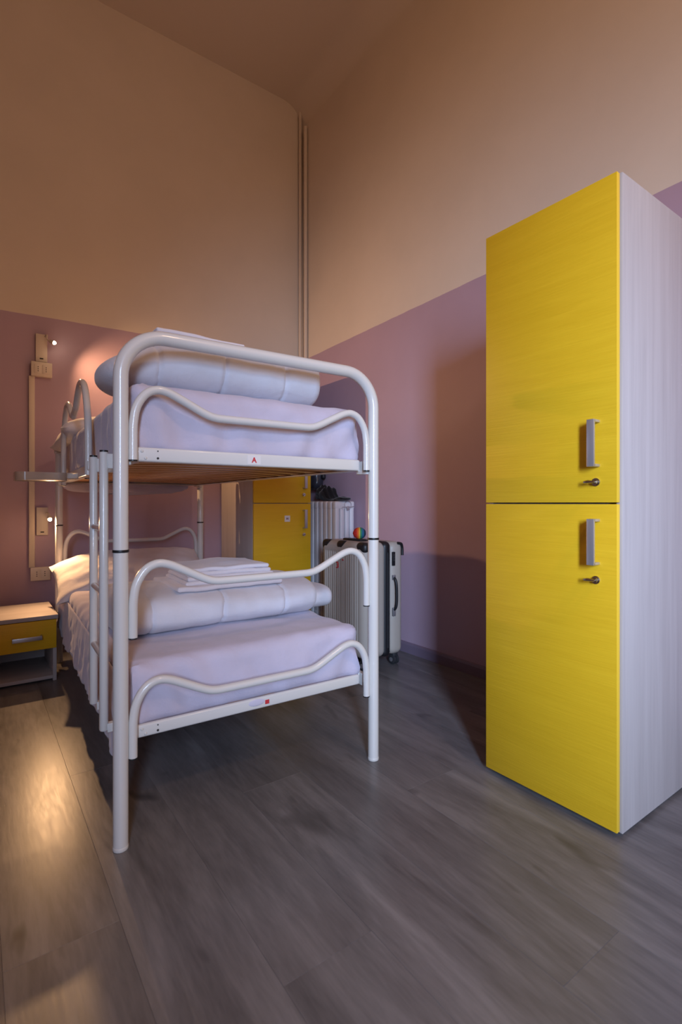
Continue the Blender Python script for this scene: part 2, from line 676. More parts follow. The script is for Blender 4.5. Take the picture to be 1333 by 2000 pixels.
# near locker: front faces -X (rotate local -Y to world -X), pale side towards the camera
locker((1.501, 1.184, 0), R(-90), 'tall yellow locker with two keyed doors, standing free before the lilac wall', 0.470, 0.56)
locker((1.553, 3.175, 0), 0, 'yellow locker beyond the bunk bed, between the pillow and the radiator', 0.470, 0.56, True)

# ------------------------------------------------------------------ bunk bed
BED = thing('bunk_bed', 'white tubular steel bunk bed with wavy foot rails and side ladder', 'bed', (0.78, 1.504, 0), R(-1.9))
HW, BL = 0.447, 2.00
HL = -0.428
PR = 0.0205


def loop_pts(z0, v, half=0.4145, lo=0.14):
    """wavy rail between two posts; peak 0.208 above the leg ends, flat middle lower"""
    h = [(-half, 0.0), (-half, 0.06), (-half + 0.001, 0.105), (-half + 0.010, 0.152), (-half + 0.034, 0.190),
         (-half + 0.066, 0.206), (-half + 0.100, 0.202), (-half + 0.145, 0.182), (-half + 0.205, 0.153),
         (-half + 0.240, 0.142), (-half + 0.285, lo)]
    pts = [(u, v, z0 + z) for u, z in h]
    pts += [(0.0, v, z0 + lo)]
    pts += [(-u, v, z0 + z) for u, z in h[::-1]]
    return smooth_path(pts, 6)


hoop = fillet_path([(-HW, 0, 0.838), (-HW, 0, 1.453), (HW, 0, 1.453), (HW, 0, 0.838)], 0.125, 14)
obj('foot_hoop', tube(hoop, PR, 20), M_WHITE, BED)
for u in (-HW, HW):
    obj('lower_post', cyl((u, 0, 0.006), (u, 0, 0.834), PR, 20), M_WHITE, BED)
    obj('foot_cap', cyl((u, 0, 0.0), (u, 0, 0.012), PR + 0.0008, 20, 0.002), M_WHITE, BED)
    obj('joint_ring', cyl((u, 0, 0.832), (u, 0, 0.840), PR + 0.0016, 20, 0.001), M_BLACK, BED)['label'] = 'black joint ring around the post'
    # head end, drawn in a little on the ladder side
    u = max(u, HL)
    obj('lower_post', cyl((u, BL, 0.006), (u, BL, 0.834), PR, 20), M_WHITE, BED)
    obj('foot_cap', cyl((u, BL, 0.0), (u, BL, 0.012), PR + 0.0008, 20, 0.002), M_WHITE, BED)
    obj('joint_ring', cyl((u, BL, 0.832), (u, BL, 0.840), PR + 0.0016, 20, 0.001), M_BLACK, BED)['label'] = 'black joint ring around the post'
    up = tube([(u, BL, 0.838), (u, BL, 1.292), (u, BL, 1.298), (u, BL, 1.301)], [PR, PR, PR * 0.85, PR * 0.5], 20)
    obj('head_post', up, M_WHITE, BED)
obj('head_post_collar', cyl((HL, BL, 1.272), (HL, BL, 1.296), PR + 0.006, 20, 0.004), M_WHITE, BED)
for z0 in (1.094, 0.588, 0.248):
    obj('foot_rail', tube(loop_pts(z0, 0.0), 0.0125, 14), M_WHITE, BED)
    obj('head_rail', tube([p + Vector((0.0095 * (1 - p.x / 0.42), 0, 0)) for p in loop_pts(z0, BL)], 0.0125, 14), M_WHITE, BED)
    for v in (0.0, BL):
        for u in (-0.4145, 0.4145):
            obj('rail_plug', cyl((u, v, z0 - 0.004), (u, v, z0 + 0.001), 0.0123, 14), M_BLACK, BED)

for lev, (z0, z1) in enumerate(((0.287, 0.324), (1.092, 1.134))):
    # end rails with rounded ends and side rails, as angle section
    for v, sg in ((0.030, 1), (BL - 0.030, -1)):
        eb = bmesh.new()
        add_box(eb, -0.400, 0.400, v - 0.008, v + 0.008, z0, z1, 0.006, 3)
        add_box(eb, -0.395, 0.395, v, v + sg * 0.03, z0, z0 + 0.005, 0.001)
        er = obj('end_rail', eb, M_WHITE, BED)
        if v < 0.5:
            sc = bmesh.new()
            for (uu, zz, rr) in ((-0.340, z1 - 0.010, 0.0022), (-0.340, z0 + 0.011, 0.0036)):
                add_tube(sc, [(uu, v - 0.0085, zz), (uu, v - 0.0070, zz)], rr, 10)
            obj('screw_hole', sc, M_DARK, er)
            kn = bmesh.new()
            for (uu, zz) in ((-0.385, z1 - 0.012), (-0.375, z0 + 0.010)):
                add_tube(kn, [(uu, v - 0.0105, zz), (uu, v - 0.0070, zz)], [0.0025, 0.006], 10)
            obj('weld_dimple', kn, M_WHITE, er)
            if lev == 1:
                sb = box(-0.0555, -0.0085, v - 0.0092, v - 0.0079, 1.098, 1.128, 0.0)
                st = obj('sticker', sb, M_PAPER, er, smooth=False)
                st['label'] = 'white sticker with a red letter A'
                cu = bpy.data.curves.new('letter', 'FONT')
                cu.body = 'A'
                cu.size = 0.024
                cu.align_x = 'CENTER'
                cu.extrude = 0.0003
                cu.offset = 0.0009
                tmp = bpy.data.objects.new('letter', cu)
                COL.objects.link(tmp)
                dg = bpy.context.evaluated_depsgraph_get()
                me = bpy.data.meshes.new_from_object(tmp.evaluated_get(dg))
                bpy.data.objects.remove(tmp)
                me.materials.clear()
                me.materials.append(M_RED)
                lo = bpy.data.objects.new('letter', me)
                COL.objects.link(lo)
                lo.parent = er
                lo.location = (-0.032, v - 0.0096, 1.1045)
                lo.rotation_euler = (R(90), 0, 0)
                lo['label'] = 'red letter A'
            else:
                fb = bmesh.new()
                bmesh.ops.create_uvsphere(fb, u_segments=18, v_segments=8, radius=1.0)
                bmesh.ops.scale(fb, vec=(0.030, 0.0022, 0.0115), verts=fb.verts)
                shift(fb, (-0.022, v - 0.008, 0.310))
                obj('clear_label', fb, M_CLEAR, er)['label'] = 'pale translucent oval label'
                rb = bmesh.new()
                add_box(rb, 0.008, 0.023, v - 0.0095, v - 0.0078, 0.298, 0.312, 0.0005, 1)
                obj('red_mark', rb, M_RED, er)['label'] = 'small red mark'
    for u in (-0.417, 0.417):
        sgn = 1 if u < 0 else -1
        sb = bmesh.new()
        add_box(sb, u - 0.0035, u + 0.0035, 0.05, BL - 0.05, z0, z1, 0.002, 1)
        add_box(sb, min(u, u + sgn * 0.035), max(u, u + sgn * 0.035), 0.05, BL - 0.05, z0, z0 + 0.005, 0.001, 1)
        obj('side_rail', sb, M_WHITE, BED)
        for v in (0.0, BL):
            sgv = 1 if v < 1 else -1
            bb = box(min(u, u - sgn * 0.022), max(u, u - sgn * 0.022), min(v + sgv * 0.006, v + sgv * 0.07), max(v + sgv * 0.006, v + sgv * 0.07), z0 - 0.012, z1 - 0.004, 0.002, 1)
            obj('corner_bracket', bb, M_WHITE, BED)
    # bowed wooden slats
    NS = 15
    for k in range(NS):
        v = 0.085 + (BL - 0.17) * k / (NS - 1)
        sbm = bmesh.new()
        secs = []
        for i in range(9):
            uu = -0.405 + 0.81 * i / 8
            zz = z0 + 0.006 + 0.012 * (1 - (uu / 0.405) ** 2)
            secs.append([sbm.verts.new((uu, v + dy, zz + dz)) for dy, dz in ((-0.030, 0), (0.030, 0), (0.030, 0.009), (-0.030, 0.009))])
        for a, b in zip(secs, secs[1:]):
            for i in range(4):
                sbm.faces.new((a[i], a[(i + 1) % 4], b[(i + 1) % 4], b[i]))
        sbm.faces.new(secs[0])
        sbm.faces.new(secs[-1][::-1])
        obj('slat', sbm, M_SLAT, BED, smooth=False)

# ladder on the left side
LU = -0.475
lad = bpy.data.objects.new('ladder', None)
COL.objects.link(lad)
lad.parent = BED
for v, zb in ((0.100, 0.303), (0.295, 0.318)):
    obj('ladder_rail', tube([(LU, v, zb), (LU, v, zb + 0.004), (LU, v, 1.118), (LU, v, 1.122)], [0.0105, 0.0125, 0.0125, 0.0105], 14), M_WHITE, lad)
    obj('rail_plug', cyl((LU, v, 1.1205), (LU, v, 1.126), 0.0115, 14), M_BLACK, lad)
    obj('ladder_hook', box(LU + 0.008, -0.418, v - 0.012, v + 0.012, 1.072, 1.116, 0.002, 1), M_WHITE, lad)
    obj('ladder_hook', box(LU + 0.008, -0.418, v - 0.010, v + 0.010, 0.296, 0.322, 0.002, 1), M_WHITE, lad)
for z in (0.515, 0.705, 0.895):
    obj('ladder_rung', cyl((LU, 0.104, z), (LU, 0.291, z), 0.0095, 12), M_WHITE, lad)

# safety guard on the upper left side
GU = -0.456
h = [(0.560, 1.075), (0.560, 1.20), (0.572, 1.290), (0.615, 1.375), (0.675, 1.432), (0.745, 1.456), (0.812, 1.450),
     (0.880, 1.415), (0.930, 1.382), (0.985, 1.368)]
gp = [(GU, v, z) for v, z in h] + [(GU, 2.0 - v, z - 0.012) for v, z in h[::-1]]
obj('guard_rail', tube(smooth_path(gp, 6), 0.0125, 14), M_WHITE, BED)
for v in (0.560, 1.44):
    obj('rail_plug', cyl((GU, v, 1.060), (GU, v, 1.064), 0.0123, 12), M_BLACK, BED)
    obj('guard_clamp', box(GU - 0.006, -0.419, v - 0.02, v + 0.02, 1.092, 1.126, 0.003, 1), M_WHITE, BED)

# ------------------------------------------------------------------ mattresses
def bedloc(u, v, z):
    a = R(-1.9)
    return (0.78 + u * math.cos(a) - v * math.sin(a), 1.504 + u * math.sin(a) + v * math.cos(a), z)


def mattress(label, z0, z1, v0, v1, hw, seed, skirt):
    t = thing('mattress', label, 'mattress', bedloc(0, (v0 + v1) / 2, z0), R(-1.9), 'mattresses of the bunk bed')
    hz, hy = (z1 - z0) / 2, (v1 - v0) / 2

    def fn(co, nn):
        top = max(0.0, nn.z)
        side = 1 - abs(nn.z)
        w = 0.0075 * top * (nz(co.x * 0.6, co.y * 1.6, co.z, 7, seed) + 0.5 * nz(co.x, co.y, co.z, 17, seed))
        # wrinkles hanging from the rim, stronger low on the sides
        low = max(0.0, min(1.0, 0.5 - co.z / (2 * hz)))
        along = co.x if abs(nn.y) > abs(nn.x) else co.y
        w += side * (0.010 * nz(along, co.z * 1.5 + along * 0.6, 0, 7, seed + 3) + 0.026 * low * nz(along, co.z * 0.35, 1, 14, seed + 5))
        # diagonal folds from the foot corners
        dx = hw - abs(co.x)
        if nn.y < -0.5:
            ph = (dx * 0.75 + (co.z + hz) * 0.55)
            w += 0.009 * math.exp(-dx / 0.20) * math.sin(ph * 60 + 2 * nz(co.x, 0, co.z, 5, seed))
        sag = 0.004 * (1 - abs(co.x) / hw) * top
        rim = 0.004 * max(0.0, 0.0 - co.z / hz) * side    # tucked in under
        return co + nn * (w - rim) + Vector((0, 0, sag))

    bm = rounded_grid(hw, hy, hz, 0.045, 0.016, fn)
    shift(bm, (0, 0, hz))
    obj('fitted_sheet', bm, M_SHEET, t)
    if skirt:
        # loose edge of the sheet hanging down over the side rail
        bm = bmesh.new()
        nv, nu = 130, 16
        rows = []
        for i in range(nv + 1):
            v = -hy + 0.03 + (2 * hy - 0.06) * i / nv
            zt = 2 * hz - 0.05
            hem = -0.065 + 0.035 * nz(v, 0, 0, 3.1, 4) + 0.012 * nz(v, 0, 0, 11, 9) + (0.03 if v > hy - 0.25 else 0)
            r = []
            for j in range(nu + 1):
                s = j / nu
                z = zt + (hem - zt) * s
                fold = s * (0.016 * nz(v, s * 0.15, 0, 9, 2) + 0.007 * nz(v, s * 0.3, 0, 24, 7))
                x = -hw - 0.004 - 0.012 * s + min(0.012, fold) - 0.006 * s
                r.append(bm.verts.new((x, v, z)))
            rows.append(r)
        for a, b in zip(rows, rows[1:]):
            for j in range(nu):
                bm.faces.new((a[j], a[j + 1], b[j + 1], b[j]))
        o = obj('sheet_overhang', bm, M_SHEET, t)
        so = o.modifiers.new('thickness', 'SOLIDIFY')
        so.thickness = 0.0015
    else:
        # gathered sheet bulging below the slats at the head end
        bm = bmesh.new()
        bmesh.ops.create_uvsphere(bm, u_segments=40, v_segments=20, radius=1.0)
        for q in bm.verts:
            w = 1 + 0.18 * nz(q.co.x * 2, q.co.y, q.co.z, 1.6, 3) + 0.07 * nz(q.co.x * 6, q.co.y, q.co.z, 2.6, 8)
            q.co = Vector((q.co.x * 0.37 * w - 0.03, q.co.y * 0.05 * w + hy + 0.028, q.co.z * 0.052 * w - 0.035))
        obj('sheet_tuck', bm, M_SHEET, t)
    return t


mattress('lilac-white sheeted mattress on the lower bunk, under a thick rolled duvet', 0.300, 0.500, 0.044, 1.935, 0.428, 1.0, True)
mattress('lilac-white sheeted mattress on the upper bunk, above the rail lettered A', 1.112, 1.330, 0.044, 1.975, 0.420, 6.0, False)


# ------------------------------------------------------------------ duvets, pillows, towels
def roll(x0, x1, cy, z0, ry, rz, seams, seed, end=0.06, core=None, nx=150, nphi=72, sag=0.0, puff=1.0, lend=None, taper=0.0):
    """rolled duvet along X, resting on z0"""
    bm = bmesh.new()
    L = x1 - x0

    def body(a, b, ry, rz, cy, zc, end, sd):
        rings = []
        N = max(20, int(nx * (b - a) / L))
        xs = []
        for i in range(N + 1):
            xs.append(a + (b - a) * i / N)
        # denser at the ends
        ext = [a + end * (1 - math.cos(k / 10 * PI / 2)) for k in range(10)]
        ext2 = [b - end * (1 - math.cos(k / 10 * PI / 2)) for k in range(10)]
        xs = sorted([q for q in xs if a + end < q < b - end] + ext + ext2)
        for xx in xs:
            d = min((xx - a) * end / (lend or end), b - xx)
            s = 1.0
            if d < end:
                s = math.sqrt(max(0.0, 1 - (1 - d / end) ** 2)) * 0.92 + 0.08
            r = []
            for k in range(nphi):
                ph = 2 * PI * k / nphi
                c, sn = math.cos(ph), math.sin(ph)
                e = 0.78
                yy = math.copysign(abs(c) ** e, c)
                zz = math.copysign(abs(sn) ** e, sn)
                f = s
                q = 0.0
                for sm in seams:
                    q += math.exp(-((xx - sm - 0.006 * nz(0, ph, sm, 2, sd)) / 0.0065) ** 2)
                    q += 0.5 * math.exp(-abs(xx - sm) / 0.03) * nz(c * 2.2, sn * 2.2, sm * 9, 3.0, sd)
                f *= 1 - 0.042 * puff * q
                f *= 1 + 0.035 * nz(xx * 3.2, c, sn, 1.3, sd) + 0.030 * puff * nz(xx * 11, c * 0.9, sn * 0.9, 1.2, sd + 4)
                tp = 1.0
                if taper:
                    w_ = max(0.0, min(1.0, (xx - x0) / 0.30))
                    tp = 1 - taper * (1 - w_ * w_ * (3 - 2 * w_))
                z = z0 + (zc - z0 + zz * rz * f) * tp
                y = cy + yy * ry * f * (0.5 + 0.5 * tp) + 0.015 * nz(xx, 0, 0, 2.2, sd + 9)
                if z < z0 + 0.004:
                    z = z0 + 0.004 - (z0 + 0.004 - z) * 0.05
                z -= sag * max(0.0, (x0 + 0.10 - xx)) * 1.2
                r.append(bm.verts.new((xx, y, z)))
            rings.append(r)
        for p, q in zip(rings, rings[1:]):
            for k in range(nphi):
                bm.faces.new((p[k], p[(k + 1) % nphi], q[(k + 1) % nphi], q[k]))
        bm.faces.new(rings[0][::-1])
        bm.faces.new(rings[-1])

    body(x0, x1, ry, rz, cy, z0 + rz * 0.93, end, seed)
    if core:
        body(x1 - 0.12, core[0], core[1], core[2], core[3], z0 + core[4], core[5], seed + 11)
    return bm


tag(obj('rolled_duvet', roll(0.385, 1.205, 2.035, 0.499, 0.245, 0.082, (0.50, 0.76, 1.02), 3.0, 0.05,
                             (1.318, 0.125, 0.050, 1.975, 0.056, 0.045)), M_DUVET),
    'thick white quilted duvet rolled up across the lower mattress', 'duvet')
tag(obj('rolled_duvet', roll(0.318, 1.095, 1.785, 1.332, 0.195, 0.101, (0.47, 0.68, 0.91), 21.0, 0.06, None, sag=0.0, lend=0.10, taper=0.42), M_DUVET),
    'thick white quilted duvet rolled up on the upper mattress behind the top rail', 'duvet')


def slab_towel(w, d, layers, seed, th=0.014, slope=0.0, rise=None):
    bm = bmesh.new()
    z = 0.0
    for k in range(layers):
        tw = w * (1 - 0.03 * k * (seed % 2))
        td = d * (1 - 0.04 * k)

        def fn(co, nn, k=k):
            q = co + Vector((0, 0, 1)) * (0.0035 * nz(co.x, co.y, k, 9, seed + k) + 0.0018 * nz(co.x, co.y, k, 24, seed))
            q += Vector((0.004 * nz(co.y, k, 0, 8, seed), 0.006 * nz(co.x, k, 1, 5, seed), 0))
            return q

        s = rounded_grid(tw / 2, td / 2, th / 2, th * 0.48, 0.02, fn)
        shift(s, (0.006 * nz(k, 0, 0, 1.7, seed), 0.006 * nz(0, k, 0, 1.7, seed), z + th / 2))
        me = bpy.data.meshes.new('tmp')
        s.to_mesh(me)
        s.free()
        bm.from_mesh(me)
        bpy.data.meshes.remove(me)
        z += th * 0.94
    if rise:
        for v in bm.verts:
            v.co.z += rise(v.co.x, v.co.y)
    return bm


def towel(label, loc, rz, bm, cat='linen'):
    o = obj('folded_linen', bm, M_TOWEL)
    o.location = loc
    o.rotation_euler = (0, 0, rz)
    return tag(o, label, cat, 'folded bed linen on the duvets')


towel('flat white folded sheet lying lowest on the lower duvet', (0.815, 2.00, 0.644), R(-1), slab_towel(0.43, 0.34, 1, 4.0, 0.020))
towel('thick white folded towel on top of the flat sheet on the lower duvet', (0.825, 2.00, 0.661), R(-2),
      slab_towel(0.37, 0.28, 4, 9.0, 0.0165, rise=lambda x, y: 0.010 * math.exp(-((x - 0.02) / 0.07) ** 2) if y > -0.06 else 0.0))
towel('white folded linen on the upper duvet, next to the near bed post', (0.640, 1.815, 1.522), R(2), slab_towel(0.33, 0.22, 2, 5.0, 0.015))
towel('white folded linen on the upper duvet, at the end towards the yellow locker', (1.06, 1.86, 1.526), R(-3), slab_towel(0.15, 0.18, 2, 7.0, 0.018))


def pillow(label, loc, rot, w, d, h, seed, droop=0.0, ex=4):
    bm = bmesh.new()
    nu, nv = 44, 34
    top, bot = [], []
    for i in range(nu + 1):
        a, b = [], []
        for j in range(nv + 1):
            s, t_ = -1 + 2 * i / nu, -1 + 2 * j / nv
            pro = (max(0.0, 1 - abs(s) ** ex) * max(0.0, 1 - abs(t_) ** 3.2)) ** 0.5
            pin = 1 - 0.05 * (1 - abs(s) ** 2) * abs(t_) ** 4
            pin2 = 1 - 0.05 * (1 - abs(t_) ** 2) * abs(s) ** 4
            x, y = s * w / 2 * pin2, t_ * d / 2 * pin
            wr = 0.010 * nz(x, y, 0, 8, seed) + 0.005 * nz(x, y, 0, 19, seed)
            dz = -droop * max(0.0, -s) ** 2.5
            wr += 0.006 * (abs(s) ** 3) * math.sin(9 * t_ + 3 * s)
            a.append((x, y, dz + h * 0.5 * pro + wr * (0.3 + pro)))
            b.append((x, y, dz - h * 0.45 * pro + wr * 0.3))
        top.append(a)
        bot.append(b)
    vt = [[bm.verts.new(p) for p in r] for r in top]
    vb = [[vt[i][j] if i in (0, nu) or j in (0, nv) else bm.verts.new(bot[i][j]) for j in range(nv + 1)] for i in range(nu + 1)]
    for i in range(nu):
        for j in range(nv):
            bm.faces.new((vt[i][j], vt[i + 1][j], vt[i + 1][j + 1], vt[i][j + 1]))
            bm.faces.new((vb[i][j + 1], vb[i + 1][j + 1], vb[i + 1][j], vb[i][j]))
    o = obj('pillow', bm, M_PILLOW, angle=80)
    o.location = loc
    o.rotation_euler = rot
    return tag(o, label, 'pillow')


pillow('pale pillow at the head of the lower bunk, lit by the reading lamp', bedloc(-0.05, 1.71, 0.578), (R(19), R(0), R(-1.9)), 0.87, 0.48, 0.13, 2.0, 0.07)
pillow('pale pillow at the head of the upper bunk, drooping over its end post', bedloc(-0.030, 1.665, 1.368), (R(-3), R(0), R(-1.9)), 0.90, 0.66, 0.15, 5.0, 0.045, 9)

# ------------------------------------------------------------------ bedside shelf tray on the upper bunk
t = thing('bedside_tray', 'small frosted clip-on tray sticking out from the side of the upper bunk', 'tray', (0.24, 2.64, 1.07))


def rrect(hx, hy, r, n=6):
    out = []
    for cx_, cy_, a0 in ((hx - r, hy - r, 0), (-hx + r, hy - r, 90), (-hx + r, -hy + r, 180), (hx - r, -hy + r, 270)):
        for k in range(n + 1):
            a = R(a0 + 90 * k / n)
            out.append((cx_ + r * math.cos(a), cy_ + r * math.sin(a)))
    return out


def add_prism(bm, pts, z0, z1):
    a = [bm.verts.new((x, y, z0)) for x, y in pts]
    b = [bm.verts.new((x, y, z1)) for x, y in pts]
    n = len(pts)
    for k in range(n):
        bm.faces.new((a[k], a[(k + 1) % n], b[(k + 1) % n], b[k]))
    bm.faces.new(a[::-1])
    bm.faces.new(b)
    return bm


obj('tray_base', add_prism(bmesh.new(), rrect(0.098, 0.088, 0.038), 0.004, 0.008), M_TRAY, t)
bm = bmesh.new()
oo, ii = rrect(0.10, 0.09, 0.04), rrect(0.097, 0.087, 0.037)
vo = [[bm.verts.new((x, y, z)) for x, y in oo] for z in (0.0, 0.036)]
vi = [[bm.verts.new((x, y, z)) for x, y in ii] for z in (0.0, 0.036)]
n = len(oo)
for k in range(n):
    q = (k + 1) % n
    bm.faces.new((vo[0][k], vo[0][q], vo[1][q], vo[1][k]))
    bm.faces.new((vi[0][q], vi[0][k], vi[1][k], vi[1][q]))
    bm.faces.new((vo[1][k], vo[1][q], vi[1][q], vi[1][k]))
    bm.faces.new((vo[0][q], vo[0][k], vi[0][k], vi[0][q]))
obj('tray_rim', bm, M_TRAY, t)
obj('clamp', box(0.098, 0.150, -0.03, 0.03, 0.012, 0.040, 0.003, 1), M_TRAY, t)

# ------------------------------------------------------------------ nightstand
t = thing('nightstand', 'low pale wooden nightstand with one yellow drawer over an open shelf', 'nightstand', (-0.098, 3.175, 0))
NW, ND, NHT = 0.465, 0.43, 0.362
obj('top_panel', box(-0.004, NW + 0.006, -0.010, ND, NHT - 0.022, NHT, 0.0015), M_LOCKH, t)
obj('side_panel', box(0, 0.018, 0.004, ND, 0.0, NHT - 0.022, 0.001), M_LOCK, t)
obj('side_panel', box(NW - 0.018, NW, 0.004, ND, 0.0, NHT - 0.022, 0.001), M_LOCK, t)
obj('bottom_panel', box(0.018, NW - 0.018, 0.004, ND, 0.012, 0.03, 0.001), M_LOCKH, t)
obj('back_panel', box(0.018, NW - 0.018, ND - 0.006, ND, 0.03, NHT - 0.022), M_LOCKH, t, smooth=False)
db = bmesh.new()
add_box(db, 0.003, NW - 0.003, -0.012, 0.004, 0.182, NHT - 0.025, 0.0012)
dr = obj('drawer', db, M_YEL, t)
obj('drawer_box', box(0.03, NW - 0.03, 0.0042, ND - 0.05, 0.19, NHT - 0.05), M_LOCKH, dr, smooth=False)
hb = bmesh.new()
hx = 0.324
add_box(hb, hx - 0.068, hx + 0.068, -0.046, -0.039, 0.241, 0.263, 0.0012)
for sx in (-1, 1):
    add_box(hb, hx + sx * 0.064 - 0.004, hx + sx * 0.064 + 0.004, -0.042, -0.0115, 0.241, 0.263, 0.0012)
obj('handle', hb, M_ALU, dr)

# ------------------------------------------------------------------ wall fittings on the left wall
def on_wall(name, label, cat, x, z, group=None):
    return thing(name, label, cat, (x, YL, z), 0, group)


def socket(label, x, z, w=0.112, h=0.088):
    t = on_wall('wall_socket', label, 'socket', x, z)
    obj('backbox', box(-w / 2, w / 2, -0.034, 0, -h / 2, h / 2, 0.003), M_PLATE, t)
    obj('cover_plate', box(-w / 2 - 0.002, w / 2 + 0.002, -0.043, -0.034, -h / 2 - 0.002, h / 2 + 0.002, 0.003), M_PLATE, t)
    for sx in (-0.020, 0.024):
        ins = obj('socket_insert', box(sx - 0.0205, sx + 0.0205, -0.0450, -0.0425, -0.028, 0.028, 0.001), M_PLATE, t)
        hb = bmesh.new()
        for k in (-1, 0, 1):
            add_tube(hb, [(sx, -0.0456, k * 0.0125), (sx, -0.0445, k * 0.0125)], 0.0031, 10)
        obj('pin_holes', hb, M_DARK, ins)
    return t


socket('cream double wall socket at the top of the cable duct, under the upper reading lamp', 0.345, 1.816)
socket('cream double wall socket low on the wall, above the nightstand', 0.338, 0.525, 0.104, 0.08)
db = box(0.277, 0.309, YL - 0.022, YL, 0.565, 1.772, 0.002)
tag(obj('cable_duct', db, M_PLATE), 'vertical cream cable duct joining the two wall sockets', 'duct')


def reading_lamp(label, x, z, led, aim, energy, ang, arm_from, blend):
    """back plate on the wall, a short bent arm and a small LED head"""
    t = on_wall('reading_lamp', label, 'lamp', x, z)
    obj('back_plate', box(-0.032, 0.032, -0.020, 0, -0.088, 0.088, 0.002), M_PLATE, t)
    obj('switch', box(-0.010, 0.010, -0.0225, -0.019, -0.072, -0.064, 0.001), M_DARK, t)
    l = Vector(led) - Vector((x, YL, z))
    d = (Vector(aim) - Vector(led)).normalized()
    a0 = Vector(arm_from)
    obj('arm', tube(smooth_path([a0, a0 + Vector((0.006, -0.03, 0.004)), l - d * 0.05 + Vector((0, 0.0, 0.006)), l - d * 0.026], 5), 0.0055, 10), M_PLATE, t)
    hd = tube([l - d * 0.030, l - d * 0.026, l - d * 0.010, l], [0.007, 0.011, 0.0125, 0.0125], 18)
    obj('lamp_head', hd, M_PLATE, t)
    bm = bmesh.new()
    bmesh.ops.create_uvsphere(bm, u_segments=16, v_segments=10, radius=0.0095)
    shift(bm, l + d * 0.0035)
    obj('lens', bm, M_LED, t)
    sp = light('reading_lamp_light', 'SPOT', Vector(led) + d * 0.024, energy, (1.0, 0.56, 0.26), aim=aim,
               spot_size=R(ang), spot_blend=blend, shadow_soft_size=0.009)
    return t


reading_lamp('small reading lamp with a lit LED head above the upper wall socket', 0.346, 1.957,
             (0.408, 3.665, 1.985), (2.0, 2.30, 1.20), 56.0, 152, (0.020, -0.018, 0.075), 1.0)
reading_lamp('small reading lamp with a glaring LED head, level with the gap between the bunks', 0.350, 0.855,
             (0.374, 3.56, 0.872), (0.44, 2.50, 0.20), 27.0, 160, (0.020, -0.018, 0.05), 1.0)

# ------------------------------------------------------------------ radiator with things on it
t = thing('radiator', 'white column radiator on the lilac wall behind the suitcase', 'radiator', (2.10, 2.98, 0))
NSEC, PITCH = 9, 0.060
for k in range(NSEC):
    y = 0.022 + k * PITCH
    sb = bmesh.new()
    for c in range(4):
        x = 0.021 + c * 0.0445
        add_box(sb, x - 0.0170, x + 0.0170, y - 0.0235, y + 0.0235, 0.13, 0.945, 0.009, 3)
    for (z0, z1) in ((0.925, 0.985), (0.10, 0.165)):
        add_box(sb, 0.002, 0.176, y - 0.0245, y + 0.0245, z0, z1, 0.012, 3)
    obj('section', sb, M_RAD, t)
obj('end_plug', cyl((0.110, -0.008, 0.950), (0.110, 0.004, 0.950), 0.019, 20, 0.003), M_RAD, t)
for y in (0.05, 0.022 + (NSEC - 1) * PITCH - 0.03):
    for xx in (0.03, 0.15):
        obj('foot', box(xx - 0.012, xx + 0.012, y - 0.012, y + 0.012, 0.0, 0.115, 0.002, 1), M_RAD, t)

hg = thing('wire_hanger', 'thin pale wire hanger hooked over the end of the radiator', 'hanger', (2.205, 2.966, 0.955))
pts = [(0.030 * math.cos(R(a)), 0, 0.026 * math.sin(R(a)) + 0.004) for a in range(-50, 215, 15)]
obj('hook', tube(smooth_path(pts, 2), 0.0022, 8), M_ALU, hg)
obj('wire', tube(smooth_path([(-0.052, 0.0, -0.030), (-0.050, 0.0, -0.014), (-0.03, 0, -0.012), (0.0, 0, -0.013), (0.03, 0, -0.012), (0.05, 0, -0.008), (0.060, 0, -0.013)], 5), 0.0022, 8), M_ALU, hg)
obj('clip', box(-0.012, 0.010, -0.006, 0.004, -0.036, -0.006, 0.003), M_ALU, hg)

# black cloth bag slumped on the radiator
bm = bmesh.new()
bmesh.ops.create_icosphere(bm, subdivisions=4, radius=1.0)
for v in bm.verts:
    c = v.co.copy()
    yv, zv = c.y, c.z
    peak = 0.62 * math.exp(-((yv + 0.05) / 0.28) ** 2) + 0.80 * math.exp(-((yv - 0.55) / 0.30) ** 2) + 0.10
    zz = (zv * 0.5 + 0.5) * peak if True else 0
    f = 1 + 0.16 * nz(c.x, c.y, c.z, 2.4, 3) + 0.06 * nz(c.x, c.y, c.z, 6, 8)
    v.co = Vector((c.x * 0.070 * f, c.y * 0.135 * f, max(0.0, zz * 0.150 * f)))
tag(obj('cloth_bag', shift(bm, (2.185, 3.190, 0.986)), M_BAG), 'crumpled black cloth bag lying on top of the radiator', 'bag')
bm = bmesh.new()
bmesh.ops.create_icosphere(bm, subdivisions=4, radius=1.0)
for v in bm.verts:
    c = v.co.copy()
    f = 1 + 0.14 * nz(c.x, c.y, c.z, 2.1, 14) + 0.05 * nz(c.x, c.y, c.z, 7, 18)
    v.co = Vector((c.x * 0.055 * f, c.y * 0.070 * f, (c.z + 1) * 0.016 * f))
tag(obj('glove', shift(bm, (2.18, 3.000, 0.986)), M_BAG), 'flat black cloth bundle at the near end of the radiator top', 'cloth')
